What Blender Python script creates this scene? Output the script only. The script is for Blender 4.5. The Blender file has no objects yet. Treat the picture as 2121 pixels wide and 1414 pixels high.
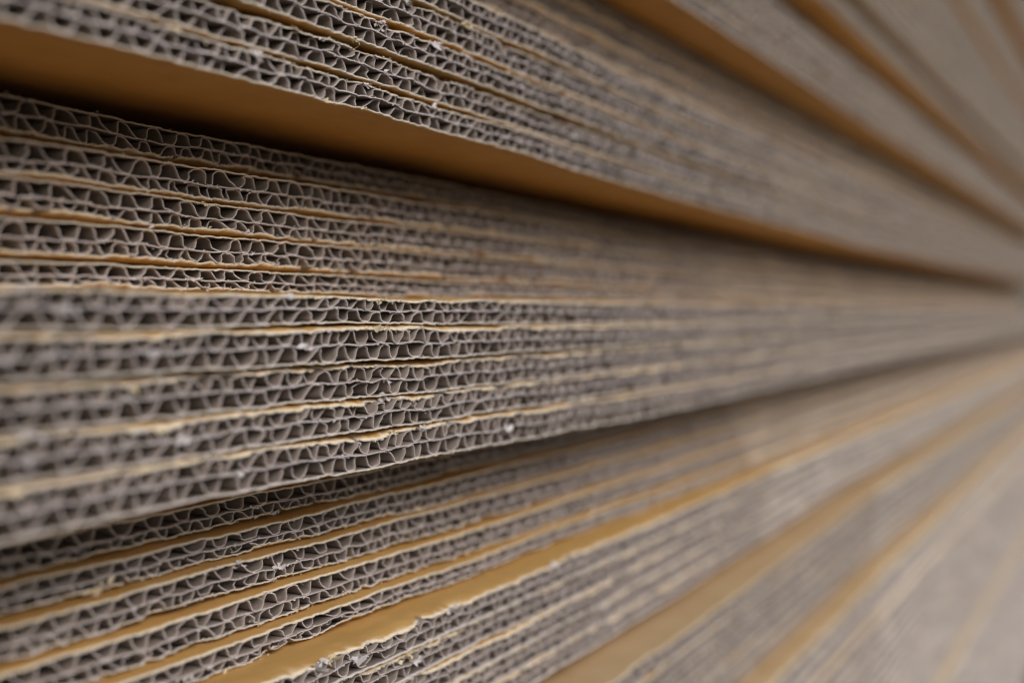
import bpy, math, random
import numpy as np
from math import radians, sin, cos, tan

# ------------------------------------------------------------------ camera, sky, sun, exposure
S = 0.001                     # the tables below are in millimetres
EYE = 0.460                   # eye height above the ground (m)
TH, PITCH, ROLL = radians(28.40868), radians(1.82672), radians(0.50928)
FPX, CX, CY = 2474.0, 1060.5, 707.0

sc = bpy.context.scene
sc.view_settings.view_transform = 'Standard'
sc.view_settings.look = 'None'
sc.view_settings.exposure = 0.42
sc.view_settings.gamma = 1.0

fwd = np.array([-sin(TH) * cos(PITCH), cos(TH) * cos(PITCH), -sin(PITCH)])
rgt = np.array([cos(TH), sin(TH), 0.0])
upv = np.cross(rgt, fwd)
rgt, upv = rgt * cos(ROLL) + upv * sin(ROLL), -rgt * sin(ROLL) + upv * cos(ROLL)

from mathutils import Matrix, Vector
cd = bpy.data.cameras.new('camera')
cam = bpy.data.objects.new('camera', cd)
sc.collection.objects.link(cam)
cam.matrix_world = Matrix(((rgt[0], upv[0], -fwd[0], 0.0),
                           (rgt[1], upv[1], -fwd[1], 0.0),
                           (rgt[2], upv[2], -fwd[2], EYE),
                           (0, 0, 0, 1)))
cd.sensor_width = 36.0
cd.lens = 42.0
cd.clip_start = 0.005
cd.clip_end = 500.0
cd.dof.use_dof = True
cd.dof.focus_distance = 0.256
cd.dof.aperture_fstop = 6.2
cd.dof.aperture_blades = 9
sc.camera = cam

SUN_EL, SUN_AZ = radians(38), radians(-24)      # azimuth measured from +X towards +Y
w = bpy.data.worlds.new("World")
sc.world = w
w.use_nodes = True
nt = w.node_tree
sky = nt.nodes.new('ShaderNodeTexSky')
sky.sky_type = 'NISHITA'
sky.sun_disc = False
sky.sun_elevation = SUN_EL
sky.sun_rotation = radians(90) - SUN_AZ
sky.air_density = 1.0
sky.dust_density = 2.0
sky.ozone_density = 1.5
bg = nt.nodes['Background']
bg.inputs['Strength'].default_value = 0.065
nt.links.new(sky.outputs[0], bg.inputs[0])

sd = bpy.data.lights.new('sun', 'SUN')
sd.energy = 1.45
sd.angle = radians(34)
sd.color = (1.0, 0.96, 0.985)
sun = bpy.data.objects.new('sun', sd)
sc.collection.objects.link(sun)
sdir = Vector((cos(SUN_EL) * cos(SUN_AZ), cos(SUN_EL) * sin(SUN_AZ), sin(SUN_EL)))
sun.rotation_euler = sdir.to_track_quat('Z', 'Y').to_euler()
sun.location = sdir * 3

# ------------------------------------------------------------------ materials
def new_mat(name):
    m = bpy.data.materials.new(name)
    m.use_nodes = True
    return m, m.node_tree, m.node_tree.nodes['Principled BSDF']

def paper(name, base, dark, worn, rough=0.85, streak=(60, 14, 60), bump=0.15, spec=0.25, sheen=0.0):
    """paper: fibre streaks, cloudy tone, paler where the cut edge is worn (vertex attribute 'wear')"""
    m, t, b = new_mat(name)
    N, L = t.nodes.new, t.links.new
    geo = N('ShaderNodeNewGeometry')
    mp = N('ShaderNodeMapping'); mp.inputs['Scale'].default_value = streak
    L(geo.outputs['Position'], mp.inputs['Vector'])
    n1 = N('ShaderNodeTexNoise'); n1.inputs['Scale'].default_value = 9; n1.inputs['Detail'].default_value = 5
    L(mp.outputs[0], n1.inputs['Vector'])
    n2 = N('ShaderNodeTexNoise'); n2.inputs['Scale'].default_value = 55; n2.inputs['Detail'].default_value = 3
    L(geo.outputs['Position'], n2.inputs['Vector'])
    r1 = N('ShaderNodeMapRange'); r1.inputs[1].default_value = 0.3; r1.inputs[2].default_value = 0.7
    L(n1.outputs['Fac'], r1.inputs[0])
    mul = N('ShaderNodeMath'); mul.operation = 'MULTIPLY_ADD'
    L(r1.outputs[0], mul.inputs[0]); mul.inputs[1].default_value = 0.45
    r2 = N('ShaderNodeMapRange'); r2.inputs[1].default_value = 0.3; r2.inputs[2].default_value = 0.7
    r2.inputs[4].default_value = 0.55
    L(n2.outputs['Fac'], r2.inputs[0]); L(r2.outputs[0], mul.inputs[2])
    b.inputs['Roughness'].default_value = rough
    mx = N('ShaderNodeMix'); mx.data_type = 'RGBA'
    mx.inputs[6].default_value = (*dark, 1); mx.inputs[7].default_value = (*base, 1)
    L(mul.outputs[0], mx.inputs[0])
    at = N('ShaderNodeAttribute'); at.attribute_name = 'wear'
    n3 = N('ShaderNodeTexNoise'); n3.inputs['Scale'].default_value = 420; n3.inputs['Detail'].default_value = 3
    L(geo.outputs['Position'], n3.inputs['Vector'])
    ad = N('ShaderNodeMath'); ad.operation = 'MULTIPLY_ADD'; ad.inputs[1].default_value = 1.3
    L(n3.outputs['Fac'], ad.inputs[0]); ad.inputs[2].default_value = -0.65
    ad2 = N('ShaderNodeMath'); ad2.operation = 'MULTIPLY_ADD'; ad2.inputs[1].default_value = 1.5
    L(at.outputs['Fac'], ad2.inputs[0]); L(ad.outputs[0], ad2.inputs[2])
    ad3 = N('ShaderNodeMath'); ad3.operation = 'MULTIPLY'; ad3.use_clamp = True
    L(ad2.outputs[0], ad3.inputs[0])
    gt = N('ShaderNodeMath'); gt.operation = 'MULTIPLY'; gt.use_clamp = True; gt.inputs[1].default_value = 6
    L(at.outputs['Fac'], gt.inputs[0]); L(gt.outputs[0], ad3.inputs[1])
    mw = N('ShaderNodeMix'); mw.data_type = 'RGBA'
    L(ad3.outputs[0], mw.inputs[0]); L(mx.outputs[2], mw.inputs[6]); mw.inputs[7].default_value = (*worn, 1)
    L(mw.outputs[2], b.inputs['Base Color'])
    b.inputs['Roughness'].default_value = rough
    b.inputs['Specular IOR Level'].default_value = spec
    b.inputs['Sheen Weight'].default_value = sheen
    b.inputs['Sheen Roughness'].default_value = 0.35
    bp = N('ShaderNodeBump'); bp.inputs['Strength'].default_value = bump; bp.inputs['Distance'].default_value = 0.0002
    n4 = N('ShaderNodeTexNoise'); n4.inputs['Scale'].default_value = 1800; n4.inputs['Detail'].default_value = 3
    L(geo.outputs['Position'], n4.inputs['Vector'])
    L(n4.outputs['Fac'], bp.inputs['Height']); L(bp.outputs[0], b.inputs['Normal'])
    return m

KRAFT = paper('kraft_liner', (0.58, 0.352, 0.115), (0.47, 0.265, 0.075), (0.84, 0.70, 0.48), rough=0.55, spec=0.3)
PALE = paper('pale_kraft_liner', (0.60, 0.43, 0.235), (0.50, 0.34, 0.165), (0.74, 0.62, 0.42), rough=0.55, spec=0.3)
GREY = paper('grey_fluting', (0.30, 0.245, 0.20), (0.22, 0.176, 0.142), (0.66, 0.60, 0.56))
RIM = paper('torn_flute_edge', (0.74, 0.665, 0.62), (0.56, 0.49, 0.45), (0.66, 0.6, 0.56))
CUT = paper('cut_liner_edge', (0.66, 0.585, 0.50), (0.54, 0.46, 0.37), (0.74, 0.66, 0.52))
FIBRE = paper('torn_paper_fibre', (0.78, 0.73, 0.73), (0.48, 0.43, 0.40), (0.70, 0.65, 0.6))
TORNK = paper('torn_kraft_fibre', (0.74, 0.57, 0.32), (0.62, 0.44, 0.20), (0.8, 0.7, 0.5))

m, t, b = new_mat('bounce_ground')  # earth brown for the unseen ground, so its bounce warms the sheet undersides
N, L = t.nodes.new, t.links.new
geo = N('ShaderNodeNewGeometry')
n1 = N('ShaderNodeTexNoise'); n1.inputs['Scale'].default_value = 6; n1.inputs['Detail'].default_value = 8
L(geo.outputs['Position'], n1.inputs['Vector'])
cr = N('ShaderNodeValToRGB')
cr.color_ramp.elements[0].position = 0.3; cr.color_ramp.elements[0].color = (0.08, 0.06, 0.042, 1)
cr.color_ramp.elements[1].position = 0.7; cr.color_ramp.elements[1].color = (0.14, 0.105, 0.075, 1)
L(n1.outputs['Fac'], cr.inputs[0]); L(cr.outputs[0], b.inputs['Base Color'])
b.inputs['Roughness'].default_value = 0.9
BOUNCE = m

# ------------------------------------------------------------------ helpers
_TAB = np.random.default_rng(11).uniform(-1, 1, 65536)

def nz(x, scale, seed):
    """smooth 1-D value noise in -1..1"""
    x = np.asarray(x, float) / scale + seed * 17.31
    i = np.floor(x).astype(np.int64); f = x - i
    f = f * f * (3 - 2 * f)
    k = (i + seed * 7919) & 65535
    a = _TAB[k]
    return a + (_TAB[(k + 1) & 65535] - a) * f

class MB:
    def __init__(s):
        s.v = []; s.f = []; s.flat = []; s.w = []; s.n = 0; s.mi = []
    def grid(s, P, wear, flatrows=(), mi=0):
        """P: rows x cols x 3 (mm), wear: rows x cols"""
        R, C = P.shape[:2]
        idx = s.n + np.arange(R * C).reshape(R, C)
        a, b_, c, d = idx[:-1, :-1], idx[:-1, 1:], idx[1:, 1:], idx[1:, :-1]
        q = np.stack([a, b_, c, d], -1)
        fl = np.zeros(q.shape[:2], bool)
        for r in flatrows: fl[r] = True
        s.v.append(P.reshape(-1, 3)); s.w.append(np.broadcast_to(wear, (R, C)).reshape(-1))
        s.f.append(q.reshape(-1, 4)); s.flat.append(fl.reshape(-1))
        s.mi.append(np.repeat(np.broadcast_to(np.asarray(mi), (q.shape[0],)), q.shape[1]))
        s.n += R * C
    def build(s, name, mats, parent, org):
        v = (np.concatenate(s.v) * S - np.asarray(org)).astype(np.float32)
        f = np.concatenate(s.f).astype(np.int32)
        me = bpy.data.meshes.new(name)
        me.vertices.add(len(v)); me.vertices.foreach_set('co', v.ravel())
        me.loops.add(f.size); me.loops.foreach_set('vertex_index', f.ravel())
        me.polygons.add(len(f))
        me.polygons.foreach_set('loop_start', np.arange(0, f.size, 4, dtype=np.int32))
        me.polygons.foreach_set('loop_total', np.full(len(f), 4, np.int32))
        me.polygons.foreach_set('material_index', np.concatenate(s.mi).astype(np.int32))
        me.update(calc_edges=True)
        sf = me.attributes.new('sharp_face', 'BOOLEAN', 'FACE')
        sf.data.foreach_set('value', np.concatenate(s.flat))
        at = me.attributes.new('wear', 'FLOAT', 'POINT')
        at.data.foreach_set('value', np.concatenate(s.w).astype(np.float32))
        for mm in (mats if isinstance(mats, (list, tuple)) else [mats]): me.materials.append(mm)
        o = bpy.data.objects.new(name, me)
        sc.collection.objects.link(o)
        if parent: o.parent = parent
        return o

Y_END = 1950.0
Y_FAR = 520.0
Y_MID = 345.0

class Sheet:
    """one double-wall corrugated sheet; heights are relative to the eye, w is the distance of its cut edge"""
    def __init__(s, w, top, bot, small_top, seed, fine, label, y0):
        s.w, s.top, s.bot, s.st, s.seed, s.fine, s.label, s.y0 = w, top, bot, small_top, seed, fine, label, y0
        s.rng = np.random.default_rng(seed)
        s.lean = s.rng.uniform(0.03, 0.11) * (1 if small_top else -1)
        s.ph = s.rng.uniform(0, 1, 2)
        s.bigf = 0.50 + s.rng.uniform(-.02, .02)
        s.burr = s.rng.uniform(0.8, 1.15)
        s.crush = s.rng.uniform(0.7, 1.5)
        s.spots = []
        s.kraft = KRAFT
        s.scuff = 1.0
    # ---- surfaces of the three liners, (y, depth) -> height
    def sag(s, y, d):
        return 0.28 * nz(y, 33, s.seed + 3) + 0.15 * nz(y, 9, s.seed + 4)
    def ht(s, y): return s.top(y) + s.sag(y, 0)
    def hb(s, y): return s.bot(y) + s.sag(y, 0)
    def curl(s, y):
        a = 0.5 + 0.5 * nz(y, 11, s.seed + 5)
        b_ = 0.5 + 0.5 * nz(y, 3.2, s.seed + 6)
        c = 0.50 + 0.80 * a ** 1.5 + 0.45 * b_ ** 2 + 0.13 * nz(y, 0.9, s.seed + 7)
        return c * s.burr
    def z(s, kind, y, d):
        top, bot = s.ht(y), s.hb(y)
        k = np.clip(1 - d / 4.6, 0, 1) ** 2
        cu = s.curl(y) * k
        fz = k * (0.10 * nz(y, 0.8, s.seed + 61) + 0.12 * nz(y, 1.9, s.seed + 62))
        if kind == 'top':
            return top + fz - (cu if s.st else 0.10 * k * (1 + nz(y, 2.1, s.seed + 9)))
        if kind == 'bot':
            return bot + fz + (0.10 * k * (1 + nz(y, 2.1, s.seed + 9)) if s.st else cu)
        fr = s.bigf if s.st else 1 - s.bigf
        m_ = bot + (top - bot) * fr
        m_ = m_ + (0.30 * nz(y, 4.5, s.seed + 11) + 0.15 * nz(y, 1.3, s.seed + 12)) * np.exp(-d / 6.0)
        return m_ + (-0.12 if s.st else 0.12) * cu
    def front(s, y, off):
        """how far the cut edge is pulled back at y"""
        tear = np.clip(nz(y, 7, s.seed + 20 + off) - 0.35, 0, 1) * 2.6
        return 0.36 * nz(y, 0.8, s.seed + 21 + off) + 0.34 * nz(y, 2.6, s.seed + 22 + off) + tear + 0.5 + 0.5 * nz(y, 70, s.seed + 30)
    def zones(s):
        y0 = s.y0
        if s.fine == 1:
            return [(y0, Y_MID, 0), (Y_MID, Y_FAR, 1), (Y_FAR, Y_END, 2)]
        if s.fine == 2 or y0 < 500:
            return [(y0, 700.0, 1), (700.0, Y_END, 2)]
        return [(y0, Y_END, 2)]
    def liner(s, kind, root, org):
        mb = MB()
        deep = 55.0 if kind == 'mid' else 260.0
        t = 0.25 if kind != 'mid' else 0.22
        for a, b_, lv in s.zones():
            n = max(3, int((b_ - a) / (0.7 if kind != 'mid' else 1.0, 2.2, 13.0)[lv]))
            y = np.linspace(a, b_, n)
            ds = ([0, 0.9, 2.1, 4.6, 12, deep], [0, 0.9, 2.1, 4.6, deep], [0, 4, deep])[lv]
            if kind == 'mid': ds = ([0, 1.5, 8, deep], [0, 3, deep], [0, deep])[lv]
            burrside = (kind == 'top' and s.st) or (kind == 'bot' and not s.st)
            fr = s.front(y, {'top': 0, 'mid': 40, 'bot': 80}[kind]) * (1.0 if burrside else 0.45)
            patch = np.clip(nz(y, 3.5, s.seed + 35) + 0.55 * nz(y, 1.1, s.seed + 36), 0, 1) * s.scuff
            rows, wear = [], []
            def row(d, side):
                z = s.z(kind, y, np.full_like(y, d)) + side * t / 2
                if kind == 'top': z = z - t / 2
                if kind == 'bot': z = z + t / 2
                x = -(s.w + d + fr * max(0, 1 - d / 8.0))
                rows.append(np.stack([np.full_like(y, 0) + x, y, z], -1))
                wr = np.exp(-d / ((0.5 + 1.5 * patch) if burrside else 0.5)) * (0.5 + 0.5 * patch) if d > 0 else np.ones_like(y)
                if d > 20: wr = wr * 0
                wear.append(wr)
            for d in ds[::-1]: row(d, +1)
            k = len(ds)
            for d in ds: row(d, -1)
            mi = [0] * (k - 1) + [1] + [0] * (k - 1)
            if kind == 'mid': wear = np.array(wear) * 0
            if kind == 'top': mi = [0] * (k - 1) + [2] + [1] * (k - 1)      # kraft face up, grey pulp inside
            if kind == 'bot': mi = [1] * (k - 1) + [2] + [0] * (k - 1)
            mb.grid(np.array(rows), np.array(wear), flatrows=(k - 1,), mi=mi)
        return mb.build('inner_liner' if kind == 'mid' else 'outer_liner', [GREY, RIM] if kind == 'mid' else [s.kraft, GREY, CUT], root, org)
    def fluting(s, which, root, org):
        """which 'big' or 'small': the wavy paper between two liners"""
        mb = MB()
        pitch = 8.05 if which == 'big' else 6.15
        lo, hi = ('bot', 'mid') if (which == 'big') == s.st else ('mid', 'top')
        sd = s.seed + (50 if which == 'big' else 90)
        t = 0.18
        ph = s.ph[0 if which == 'big' else 1]
        for a, b_, lv in s.zones():
            k0, k1 = int(np.ceil(a / pitch - ph)), int(np.ceil(b_ / pitch - ph))
            seg = ((15, 9, 4) if which == 'big' else (11, 7, 4))[lv]
            tau = np.arange(k0 * seg, k1 * seg + 1) / seg
            u = 0.5 - 0.5 * np.cos(2 * np.pi * tau)
            u = 0.5 - 0.5 * np.tanh(1.35 * np.cos(2 * np.pi * tau)) / np.tanh(1.35)
            yb = pitch * (tau + 0.42 * np.sin(4 * np.pi * tau) / (4 * np.pi) + ph + 0.11 * nz(tau, 1.0, sd + 1))
            yb = yb + pitch * (s.lean + 0.13 * nz(tau, 1.7, sd + 2)) * (u - 0.5)
            # crushed stretches: the flute folds over near the cut
            cr = np.clip(nz(yb, 13, sd + 3) + 0.35, 0, 1) * (1.25 * s.crush if which == 'small' else 0.7 * s.crush)
            fr = s.front(yb, 120 if which == 'big' else 160) * 0.8 + 0.25
            ds = ([0, 0.8, 2.4, 7, 55], [0, 2.5, 55], [0, 40])[lv]
            rows, wear = [], []
            for side, dd in ((1, ds[::-1]), (-1, ds)):
                for d in dd:
                    e = math.exp(-d / 2.2)
                    yy = yb + e * (0.26 * nz(tau, 0.085, sd + 5) + cr * 1.2 * nz(tau, 0.24, sd + 6) * np.sin(np.pi * u) + cr * 0.35 * nz(tau, 0.11, sd + 16))
                    uu = u + e * (0.03 * nz(tau, 0.09, sd + 7) + cr * 0.30 * nz(tau, 0.2, sd + 8)) * np.sin(np.pi * u)
                    zl = s.z(lo, yy, np.full_like(yy, d)) + 0.24 + t / 2
                    zh = s.z(hi, yy, np.full_like(yy, d)) - 0.24 - t / 2
                    if lo == 'mid': zl = zl - 0.13
                    if hi == 'mid': zh = zh + 0.13
                    zz = zl + uu * (zh - zl)
                    ty, tz = np.gradient(yy), np.gradient(zz)
                    ln = np.hypot(ty, tz) + 1e-9
                    th = t * 0.5 * (1 + 0.18 * nz(tau, 0.13, sd + 9))
                    rows.append(np.stack([-(s.w + d + fr * max(0, 1 - d / 7.0) + 0 * yy), yy - side * tz / ln * th, zz + side * ty / ln * th], -1))
                    wear.append(np.zeros_like(yy))
            k = len(ds)
            mb.grid(np.array(rows), np.array(wear), flatrows=(k - 1,), mi=[0] * (k - 1) + [1] + [0] * (k - 1))
        return mb.build('fluting', [GREY, RIM], root, org)
    def fibres(s, root, org):
        """frayed hairs and small crumpled scraps along the cut edges"""
        mb = MB()
        r = s.rng
        yend = 800.0
        def hair(y, z, x, ln, dirv, wd, mi):
            m_ = 3
            q = np.linspace(0, 1, m_)[:, None]
            bend = r.normal(0, 0.5, 3)
            c = np.array([x, y, z]) + ln * q * dirv + ln * q ** 2 * bend * 0.6
            side = np.cross(dirv, r.normal(0, 1, 3)); side /= np.linalg.norm(side) + 1e-9
            ww = wd * (1 - 0.8 * q)
            mb.grid(np.stack([c + side * ww, c - side * ww]), 0.5, mi=mi)
        def scrap(y, z, x, sz, mi, flat=0.5):
            # a torn shred of paper ply lying along the edge, ragged and curling
            m_ = 5
            q = np.linspace(-1, 1, m_)
            L_ = sz * r.uniform(1.4, 3.2)
            ang = r.normal(0, .22)
            c = np.cumsum(r.normal(0, .16, m_)) * sz
            cx_ = np.cumsum(np.abs(r.normal(0, .13, m_))) * sz * r.choice([1, -.6])
            wd = sz * flat * 0.75 * (1 - 0.75 * np.abs(q) ** 1.5) * (1 + .5 * r.normal(0, 1, m_))
            tw = np.cumsum(r.normal(0, .5, m_)) + r.uniform(-.8, .8)
            rows = []
            for sg in (1, -1):
                rows.append(np.stack([x + .12 + cx_ + sg * wd * np.sin(tw), y + L_ * q * cos(ang) * .5 + sg * .1 * r.normal(0, sz, m_),
                                      z + L_ * q * sin(ang) * .5 + c + sg * wd * np.cos(tw)], -1))
            mb.grid(np.array(rows), 0.4, mi=mi)
        KK = ('top', 'mid', 'bot')
        def at(ki, y):
            z = np.zeros_like(y); x = np.zeros_like(y)
            for q, kind in enumerate(KK):
                m_ = ki == q
                if not m_.any(): continue
                bs = (kind == 'top' and s.st) or (kind == 'bot' and not s.st)
                fr = s.front(y[m_], (0, 40, 80)[q]) * (1.0 if bs else 0.45)
                z[m_] = s.z(kind, y[m_], np.zeros(m_.sum())) + (-.12, 0, .12)[q]
                x[m_] = -(s.w + fr)
            return z, x
        nh = int((yend - s.y0) * 1.8)
        y = s.y0 + (yend - s.y0) * r.random(nh) ** 1.5
        y = y[r.random(nh) < 0.75 + 0.5 * nz(y, 6, s.seed + 41)]
        ki = r.choice(3, len(y), p=[.45, .12, .43])
        z, x = at(ki, y)
        for n in range(len(y)):
            mi = 1 if (ki[n] != 1 and r.random() < .6) else 0
            sg = 1 if ki[n] == 0 else -1
            ln = abs(r.normal(0, 0.22)) + 0.10 + (r.random() < .07) * r.uniform(.4, 1.6)
            d = np.array([r.uniform(0.2, 1), r.normal(0, .7), sg * r.uniform(-.3, 1)]); d /= np.linalg.norm(d)
            hair(y[n], z[n], x[n] - .05, ln, d, r.uniform(.02, .06), mi)
        ns = int((yend - s.y0) / 1.7)
        y = s.y0 + (yend - s.y0) * r.random(ns) ** 1.2
        ki = r.choice(3, ns, p=[.55, .35, .10] if s.st else [.12, .35, .53])
        z, x = at(ki, y)
        for n in range(ns):
            big = r.random() < .16 + .15 * (y[n] > 300)
            mi = 0 if ki[n] == 1 or r.random() < .6 else 1
            for _k in range(r.integers(1, 4)):
                scrap(y[n] + r.normal(0, .9), z[n] + r.normal(0, .2), x[n], r.uniform(.14, .36) * (1.8 if big else 1), mi)
        for px, q, sz, mi, fl in s.spots:
            y1 = np.array([y_at(px, s.w)])
            z, x = at(np.array([q]), y1)
            for _k in range(5):
                scrap(y1[0] + r.normal(0, sz * .8), z[0] + r.normal(0, .16 * sz), x[0], sz * r.uniform(.4, .8), mi, fl)
        o = mb.build('torn_fibres', [FIBRE, TORNK], root, org)
        o['kind'] = 'stuff'
        return o
    def make(s):
        zb = float(s.bot(np.array([s.y0 + 50]))[0])
        org = (-s.w * S, s.y0 * S, zb * S)
        root = bpy.data.objects.new('cardboard_sheet', None)
        sc.collection.objects.link(root)
        root.location = (org[0], org[1], org[2] + EYE)
        root.empty_display_size = 0.02
        root['label'] = s.label
        root['category'] = 'cardboard sheet'
        root['group'] = 'double wall cardboard sheets in the stack'
        for kd in ('top', 'mid', 'bot'): s.liner(kd, root, org)
        s.fluting('big', root, org); s.fluting('small', root, org)
        if s.fine: s.fibres(root, org)
        return root

# ------------------------------------------------------------------ the stack
def tab(*pts):
    ys = np.array([p[0] for p in pts], float); hs = np.array([p[1] for p in pts], float)
    def f(y):
        y = np.asarray(y, float)
        acc = 0
        for o_, k in ((-30, .15), (-15, .2), (0, .3), (15, .2), (30, .15)):
            acc = acc + k * np.interp(y + o_, ys, hs)
        return acc
    return f
def add(f, g): return lambda y: f(y) + g(y)
def ramp(*pts): return tab(*pts)

driftA = ramp((0, 0), (200, 0), (260, -.9), (350, -2.8), (400, -3.3), (700, -6.6), (1500, -6.2), (2000, -6.2))
scaleB = ramp((0, 1), (250, 1), (450, .92), (800, .86), (2000, .86))
riseE = ramp((0, 0), (340, 0), (400, .8), (520, 3.2), (660, 7.5), (2000, 8))

sheets = []
sid = [0]
def put(w, top, bot, small_top, fine, label, y0):
    sid[0] += 1
    sheets.append(Sheet(w, top, bot, small_top, sid[0] * 31 + 5, fine, label, y0))

def y_at(x, w_):
    d = fwd + rgt * (x - CX) / FPX
    return d[1] * w_ / -d[0]

ORD = ['top', 'second', 'third', 'fourth', 'fifth', 'sixth', 'seventh', 'eighth', 'ninth', 'tenth', 'eleventh', 'twelfth',
       'thirteenth', 'fourteenth', 'fifteenth', 'sixteenth', 'seventeenth', 'eighteenth', 'nineteenth', 'twentieth',
       'twenty-first', 'twenty-second', 'twenty-third', 'twenty-fourth', 'twenty-fifth', 'twenty-sixth']
def bundle(name, w_, h_top, h_bot, n, small_top, x_in, fine=False, extra=None, dw=0.0, gapf=0.025, notes=None):
    """n sheets between two heights, seen from image column x_in onwards"""
    p = (h_top - h_bot) / n
    for i in range(n):
        wi = w_ + dw * i + random.Random(i * 7 + n).uniform(-.2, .2)
        t = h_top - p * i
        bt = t - p * (1 - gapf)
        ft, fb = tab((0, t), (2000, t)), tab((0, bt), (2000, bt))
        if extra: ft, fb = add(ft, extra), add(fb, extra)
        pos = ORD[i] if i < n - 1 or n == 1 else 'bottom'
        put(wi, ft, fb, small_top, fine, '%s sheet %s' % (pos, name), max(100.0, y_at(x_in, wi) - 45))

# -- blurred bundles above, seen only towards the upper right
bundle('of the jutting block filling the top right corner', 149, 402, 325, 11, True, 2035, dw=-.1)
bundle('of the dark recess cutting the top right corner', 192, 325, 297, 4, False, 2000)
bundle('of the pale band just left of the top right dark recess', 149, 297, 252, 6, True, 1930, dw=-.1)
bundle('of the narrow brown recess beneath that top right pale band', 160, 252, 237, 2, False, 1900)
bundle('of the wide grey band right of the upper centre', 145.5, 237, 167, 10, True, 1750, dw=-.1)
bundle('of the thin block right above the second dark groove', 150, 167, 152.3, 2, True, 1650)
bundle('of the shadowed second groove from the upper right', 165, 150.6, 132.6, 3, False, 1480)
bundle('of the jutting block between the two upper dark grooves', 149, 132, 104.7, 4, True, 1160)
bundle('of the brownish recessed block above the upper left sheets', 170, 102.8, 75.6, 4, False, 900, fine=2, extra=ramp((0, 2), (330, 1), (450, 0), (2000, 0)))

# -- A: five sheets above the wide orange underside
A = [((240, 75.0, 69.0), 'top grey sheet of the upper left block, running out of the top edge'),
     ((240, 67.9, 61.9), 'second sheet of the upper left block, crumpled where it meets the top edge'),
     ((240, 60.6, 54.9), 'third sheet of the upper left block, between two orange gaps'),
     ((240, 53.3, 47.4), 'fourth sheet of the upper left block, one above the overhanging lowest sheet'),
     ((240, 46.5, 40.8), 'lowest sheet of the upper left block with its wide orange underside overhanging a dark gap')]
for i, ((_, a, b_), lb) in enumerate(A):
    a = a + .35
    put(149 + (0, .5, -.4, .3, 0)[i], add(tab((0, a), (2000, a)), driftA), add(tab((0, b_), (2000, b_)), driftA), True, True, lb, 105.0 if i > 1 else 150.0)
# -- B: five recessed sheets under the overhang
B = [((37.6, 36.4, 36.2), (30.1, 28.9, 29.2), 'shadowed dark sheet right under the overhanging orange underside'),
     ((28.0, 27.5, 27.7), (22.9, 22.2, 22.2), 'second sheet down in the recessed block at centre left, lit below the shadowed one'),
     ((21.0, 20.0, 20.6), (15.3, 15.2, 15.3), 'middle sheet of the recessed block at centre left, over a torn tan edge'),
     ((14.1, 13.4, 13.6), (8.2, 7.8, 7.8), 'fourth sheet of the recessed block at centre left, with a crushed lower flute'),
     ((6.9, 6.4, 6.2), (1.7, 1.3, 1.0), 'lowest sheet of the recessed block, lower flute hidden behind the blurred pale edge')]
for i, (a, b_, lb) in enumerate(B):
    if i < 4: b_ = tuple(v + (.15, 2.4)[i == 0] for v in B[i + 1][0])
    f1 = tab((0, a[0]), (167, a[0]), (218, a[1]), (280, a[2]), (2000, a[2]))
    f2 = tab((0, b_[0]), (167, b_[0]), (218, b_[1]), (280, b_[2]), (2000, b_[2]))
    put(176 + (12, .6, 0, -.5, -1)[i], (lambda f: lambda y: f(y) * scaleB(y))(f1), (lambda f: lambda y: f(y) * scaleB(y))(f2), False, True, lb, 105.0)
# -- C: five sheets jutting towards the lens
C = [([(0, 1.9), (154, 1.2), (212, .7), (344, .2)], [(0, -4.9), (154, -4.9), (212, -4.3), (253, -5.4), (344, -6.0)],
      'top sheet of the nearest middle block, at eye level with a long pale upper edge'),
     ([(0, -6.0), (154, -6.3), (212, -6.1), (344, -7.0)], [(0, -12.0), (154, -12.1), (212, -12.5), (344, -13.0)],
      'second sheet of the nearest middle block, under a brown bulging liner'),
     ([(0, -12.9), (154, -13.5), (212, -13.9), (344, -14.0)], [(0, -19.4), (154, -19.5), (212, -20.0), (344, -20.2)],
      'third sheet of the nearest middle block, centre of the sharp zone'),
     ([(0, -20.5), (154, -21.1), (212, -21.0), (344, -21.2)], [(0, -26.7), (154, -26.8), (212, -27.1), (344, -27.6)],
      'fourth sheet of the nearest middle block, one above its lowest sheet'),
     ([(0, -28.0), (154, -28.4), (212, -28.2), (344, -28.8), (700, -27.6)], [(0, -34.8), (154, -34.8), (212, -34.9), (300, -35.6), (386, -36.2), (696, -34.0), (1500, -34.4)],
      'lowest sheet of the nearest middle block with a bright fraying bottom edge over black shadow')]
for i, (a, b_, lb) in enumerate(C):
    a = [(y_, h_ - .2) for y_, h_ in C[i - 1][1]] if i else [(y_, h_ + .4) for y_, h_ in a]
    put(145 + (.6, -.3, .2, 0, -.4)[i], tab(*a, (2000, a[-1][1])), tab(*b_, (2000, b_[-1][1])), True, True, lb, 90.0)
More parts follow.
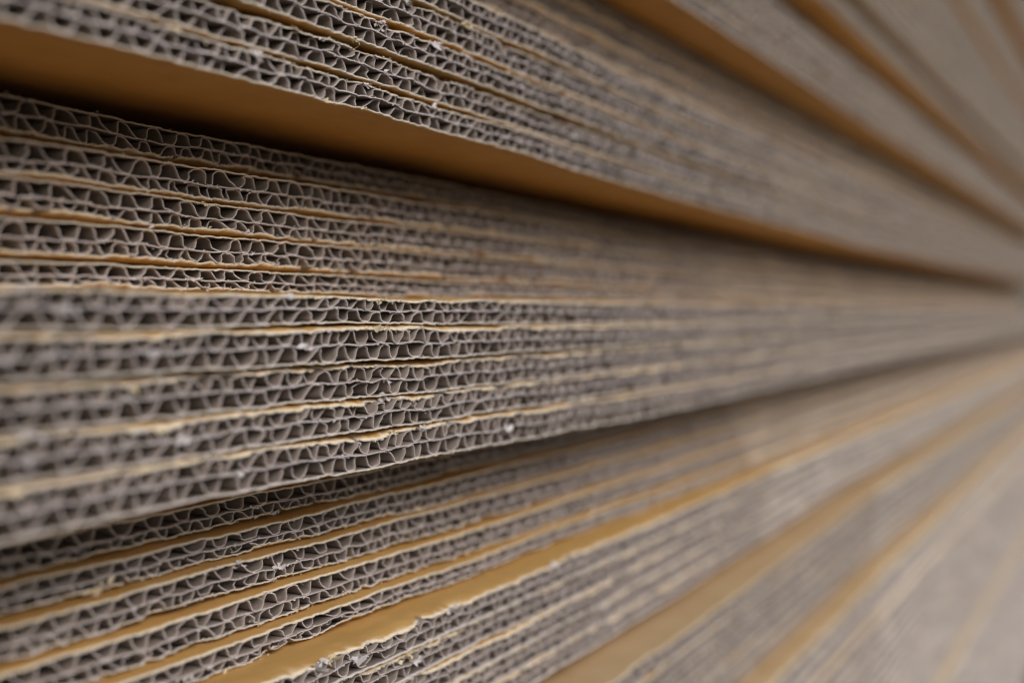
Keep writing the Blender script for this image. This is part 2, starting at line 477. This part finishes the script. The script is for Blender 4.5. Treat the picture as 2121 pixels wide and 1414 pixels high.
# -- D: five recessed sheets stepping outwards downwards
D = [(169, [(0, -41.2), (2000, -40.6)], [(0, -46.9), (180, -47.1), (300, -46.4), (2000, -46.0)], 'shadowed top sheet of the lower left block, right under the jutting middle block'),
     (166, [(0, -47.8), (177, -47.4), (2000, -47.0)], [(0, -52.7), (177, -52.5), (2000, -52.4)], 'second sheet of the lower left block, its folded scrap of liner on the left'),
     (163.5, [(0, -53.2), (202, -53.3), (270, -54.0), (2000, -53.4)], [(0, -58.5), (202, -58.9), (270, -60.0), (2000, -59.2)], 'third sheet of the lower left block with white tufts on its upper edge'),
     (161, [(0, -59.6), (199, -60.0), (270, -61.2), (2000, -60.4)], [(0, -65.0), (199, -65.6), (270, -66.4), (2000, -65.8)], 'fourth sheet of the lower left block, with a notch in its lower liner'),
     (157.5, [(0, -66.5), (197, -66.8), (260, -67.8), (423, -68.0), (2000, -67.4)], [(0, -72.2), (197, -72.6), (423, -72.9), (2000, -72.4)], 'lowest sheet of the lower left block, above the wide tan strip')]
for i, (w_, a, b_, lb) in enumerate(D):
    if i < 4: b_ = [(y_, h_ + .2) for y_, h_ in D[i + 1][1]]
    put(w_, tab(*a), tab(*b_), False, True, lb, 105.0)
# -- E: five sheets jutting out below the tan strip
En = ['top sheet of the bottom centre block, torn edge against the wide tan strip', 'second sheet of the bottom centre block',
      'third sheet of the bottom centre block', 'fourth sheet of the bottom centre block', 'lowest sheet of the bottom centre block, over the broad blurred tan surface']
for i in range(5):
    t_, b_ = -72.75 - 6.6 * i, -72.75 - 6.6 * i - 6.45
    def fE(h):
        k = (h + 72.9) / -32.0
        return lambda y: h + k * riseE(y) * 0.85
    put((148, 148.6, 149, 149.5, 150.5)[i], fE(t_), fE(b_), True, True, En[i], (130, 165, 180, 200, 225)[i])
# -- blurred bundles below
bundle('of the blurred block below the broad tan surface', 138, -111.2, -153, 6, False, 1100, fine=2, extra=lambda y: 0.7 * riseE(y), dw=1.2)
bundle('of the three-sheet block under the second blurred tan strip', 136, -160, -180, 3, True, 1480, dw=.4, extra=ramp((0, 3), (900, 6), (2000, 8)))
bundle('of the deep grey block towards the bottom right corner', 135.5, -175.5, -272, 13, True, 1560, dw=.08)
bundle('of the lowest block, reaching the ground in the bottom right corner', 131, -274, -459, 26, True, 1950, dw=.12)

def spot(key, *pts):
    for s_ in sheets:
        if s_.label.startswith(key): s_.spots = list(pts)
# (image column, liner 0 top / 1 middle / 2 bottom, size, fibre 0 grey / 1 kraft, flatness)
spot('lowest sheet of the upper left', (680, 2, 1.3, 1, .3), (540, 0, 1.5, 0, .6), (760, 0, 1.2, 0, .5), (890, 0, 1.6, 0, .6), (370, 0, 1.6, 1, .4))
spot('fourth sheet of the upper left', (780, 0, 1.4, 0, .5), (610, 0, 1.0, 1, .4), (820, 2, .8, 1, .4))
spot('third sheet of the upper left', (790, 0, 1.5, 0, .5), (735, 2, 1.2, 1, .7), (900, 0, 1.6, 0, .5))
spot('second sheet of the upper left', (850, 0, 1.7, 0, .6), (960, 0, 1.5, 1, .5))
spot('second sheet of the nearest', (800, 0, 1.5, 1, .7), (640, 1, 1.6, 0, .5), (120, 1, 1.2, 0, .5), (330, 1, 1.2, 0, .5))
spot('top sheet of the nearest', (790, 0, 1.3, 1, .4), (50, 0, 1.4, 0, .5), (130, 1, 1.4, 0, .5), (230, 0, 1.2, 1, .5), (600, 0, 1.6, 0, .6))
spot('third sheet of the nearest', (800, 1, 1.3, 0, .5), (350, 0, 1.3, 0, .5), (280, 0, 1.2, 1, .5))
spot('fourth sheet of the nearest', (810, 0, 1.5, 0, .7), (70, 0, 1.3, 0, .5), (50, 1, 1.2, 0, .5), (380, 1, 1.6, 0, .6))
spot('lowest sheet of the nearest', (870, 0, 1.9, 0, .7), (500, 1, 1.3, 0, .5), (30, 0, 1.3, 1, .5), (820, 0, 1.2, 1, .5), (1050, 1, 2, 0, .6))
spot('third sheet of the lower left', (500, 0, 1.5, 0, .4), (560, 0, .9, 0, .4), (590, 1, 1.8, 0, .5), (620, 0, .8, 0, .4), (770, 0, 1.0, 0, .4))
spot('second sheet of the lower left', (190, 2, 1.8, 1, .6), (870, 2, 1.6, 1, .5))
spot('top sheet of the bottom centre', (690, 0, 2.0, 1, .8), (660, 0, 2.0, 0, .8), (740, 1, 1.8, 0, .8), (940, 0, 2.2, 0, .6), (1150, 0, 2.2, 0, .6))
spot('second sheet of the bottom centre', (850, 0, 1.8, 1, .6), (960, 0, 1.8, 1, .6), (870, 1, 1.6, 0, .6))

for s_ in sheets:
    if s_.label.startswith(('top sheet of the blurred block below', 'top sheet of the three', 'top sheet of the lowest block')): s_.kraft = PALE
    if s_.label.startswith('top sheet of the nearest'): s_.burr = .55
    if 'of the upper left block' in s_.label: s_.burr = .45
    if 'recessed block' in s_.label and s_.fine == 1: s_.burr = 1.05; s_.scuff = 0.15
    if s_.label.startswith('top sheet of the bottom centre') or 'lower left block' in s_.label: s_.scuff = 0.35
for s_ in sheets: s_.make()

# ------------------------------------------------------------------ unseen ground under the stack, added to bounce light onto the undersides
me = bpy.data.meshes.new('ground')
g = 60.0
me.from_pydata([(-g, -g, 0), (g, -g, 0), (g, g, 0), (-g, g, 0)], [], [(0, 1, 2, 3)])
me.materials.append(BOUNCE)
o = bpy.data.objects.new('ground', me); sc.collection.objects.link(o); o['kind'] = 'structure'
tris = sum(len(p.data.polygons) * 2 for p in sc.objects if p.type == 'MESH')
print('sheets', len(sheets), 'triangles', tris)
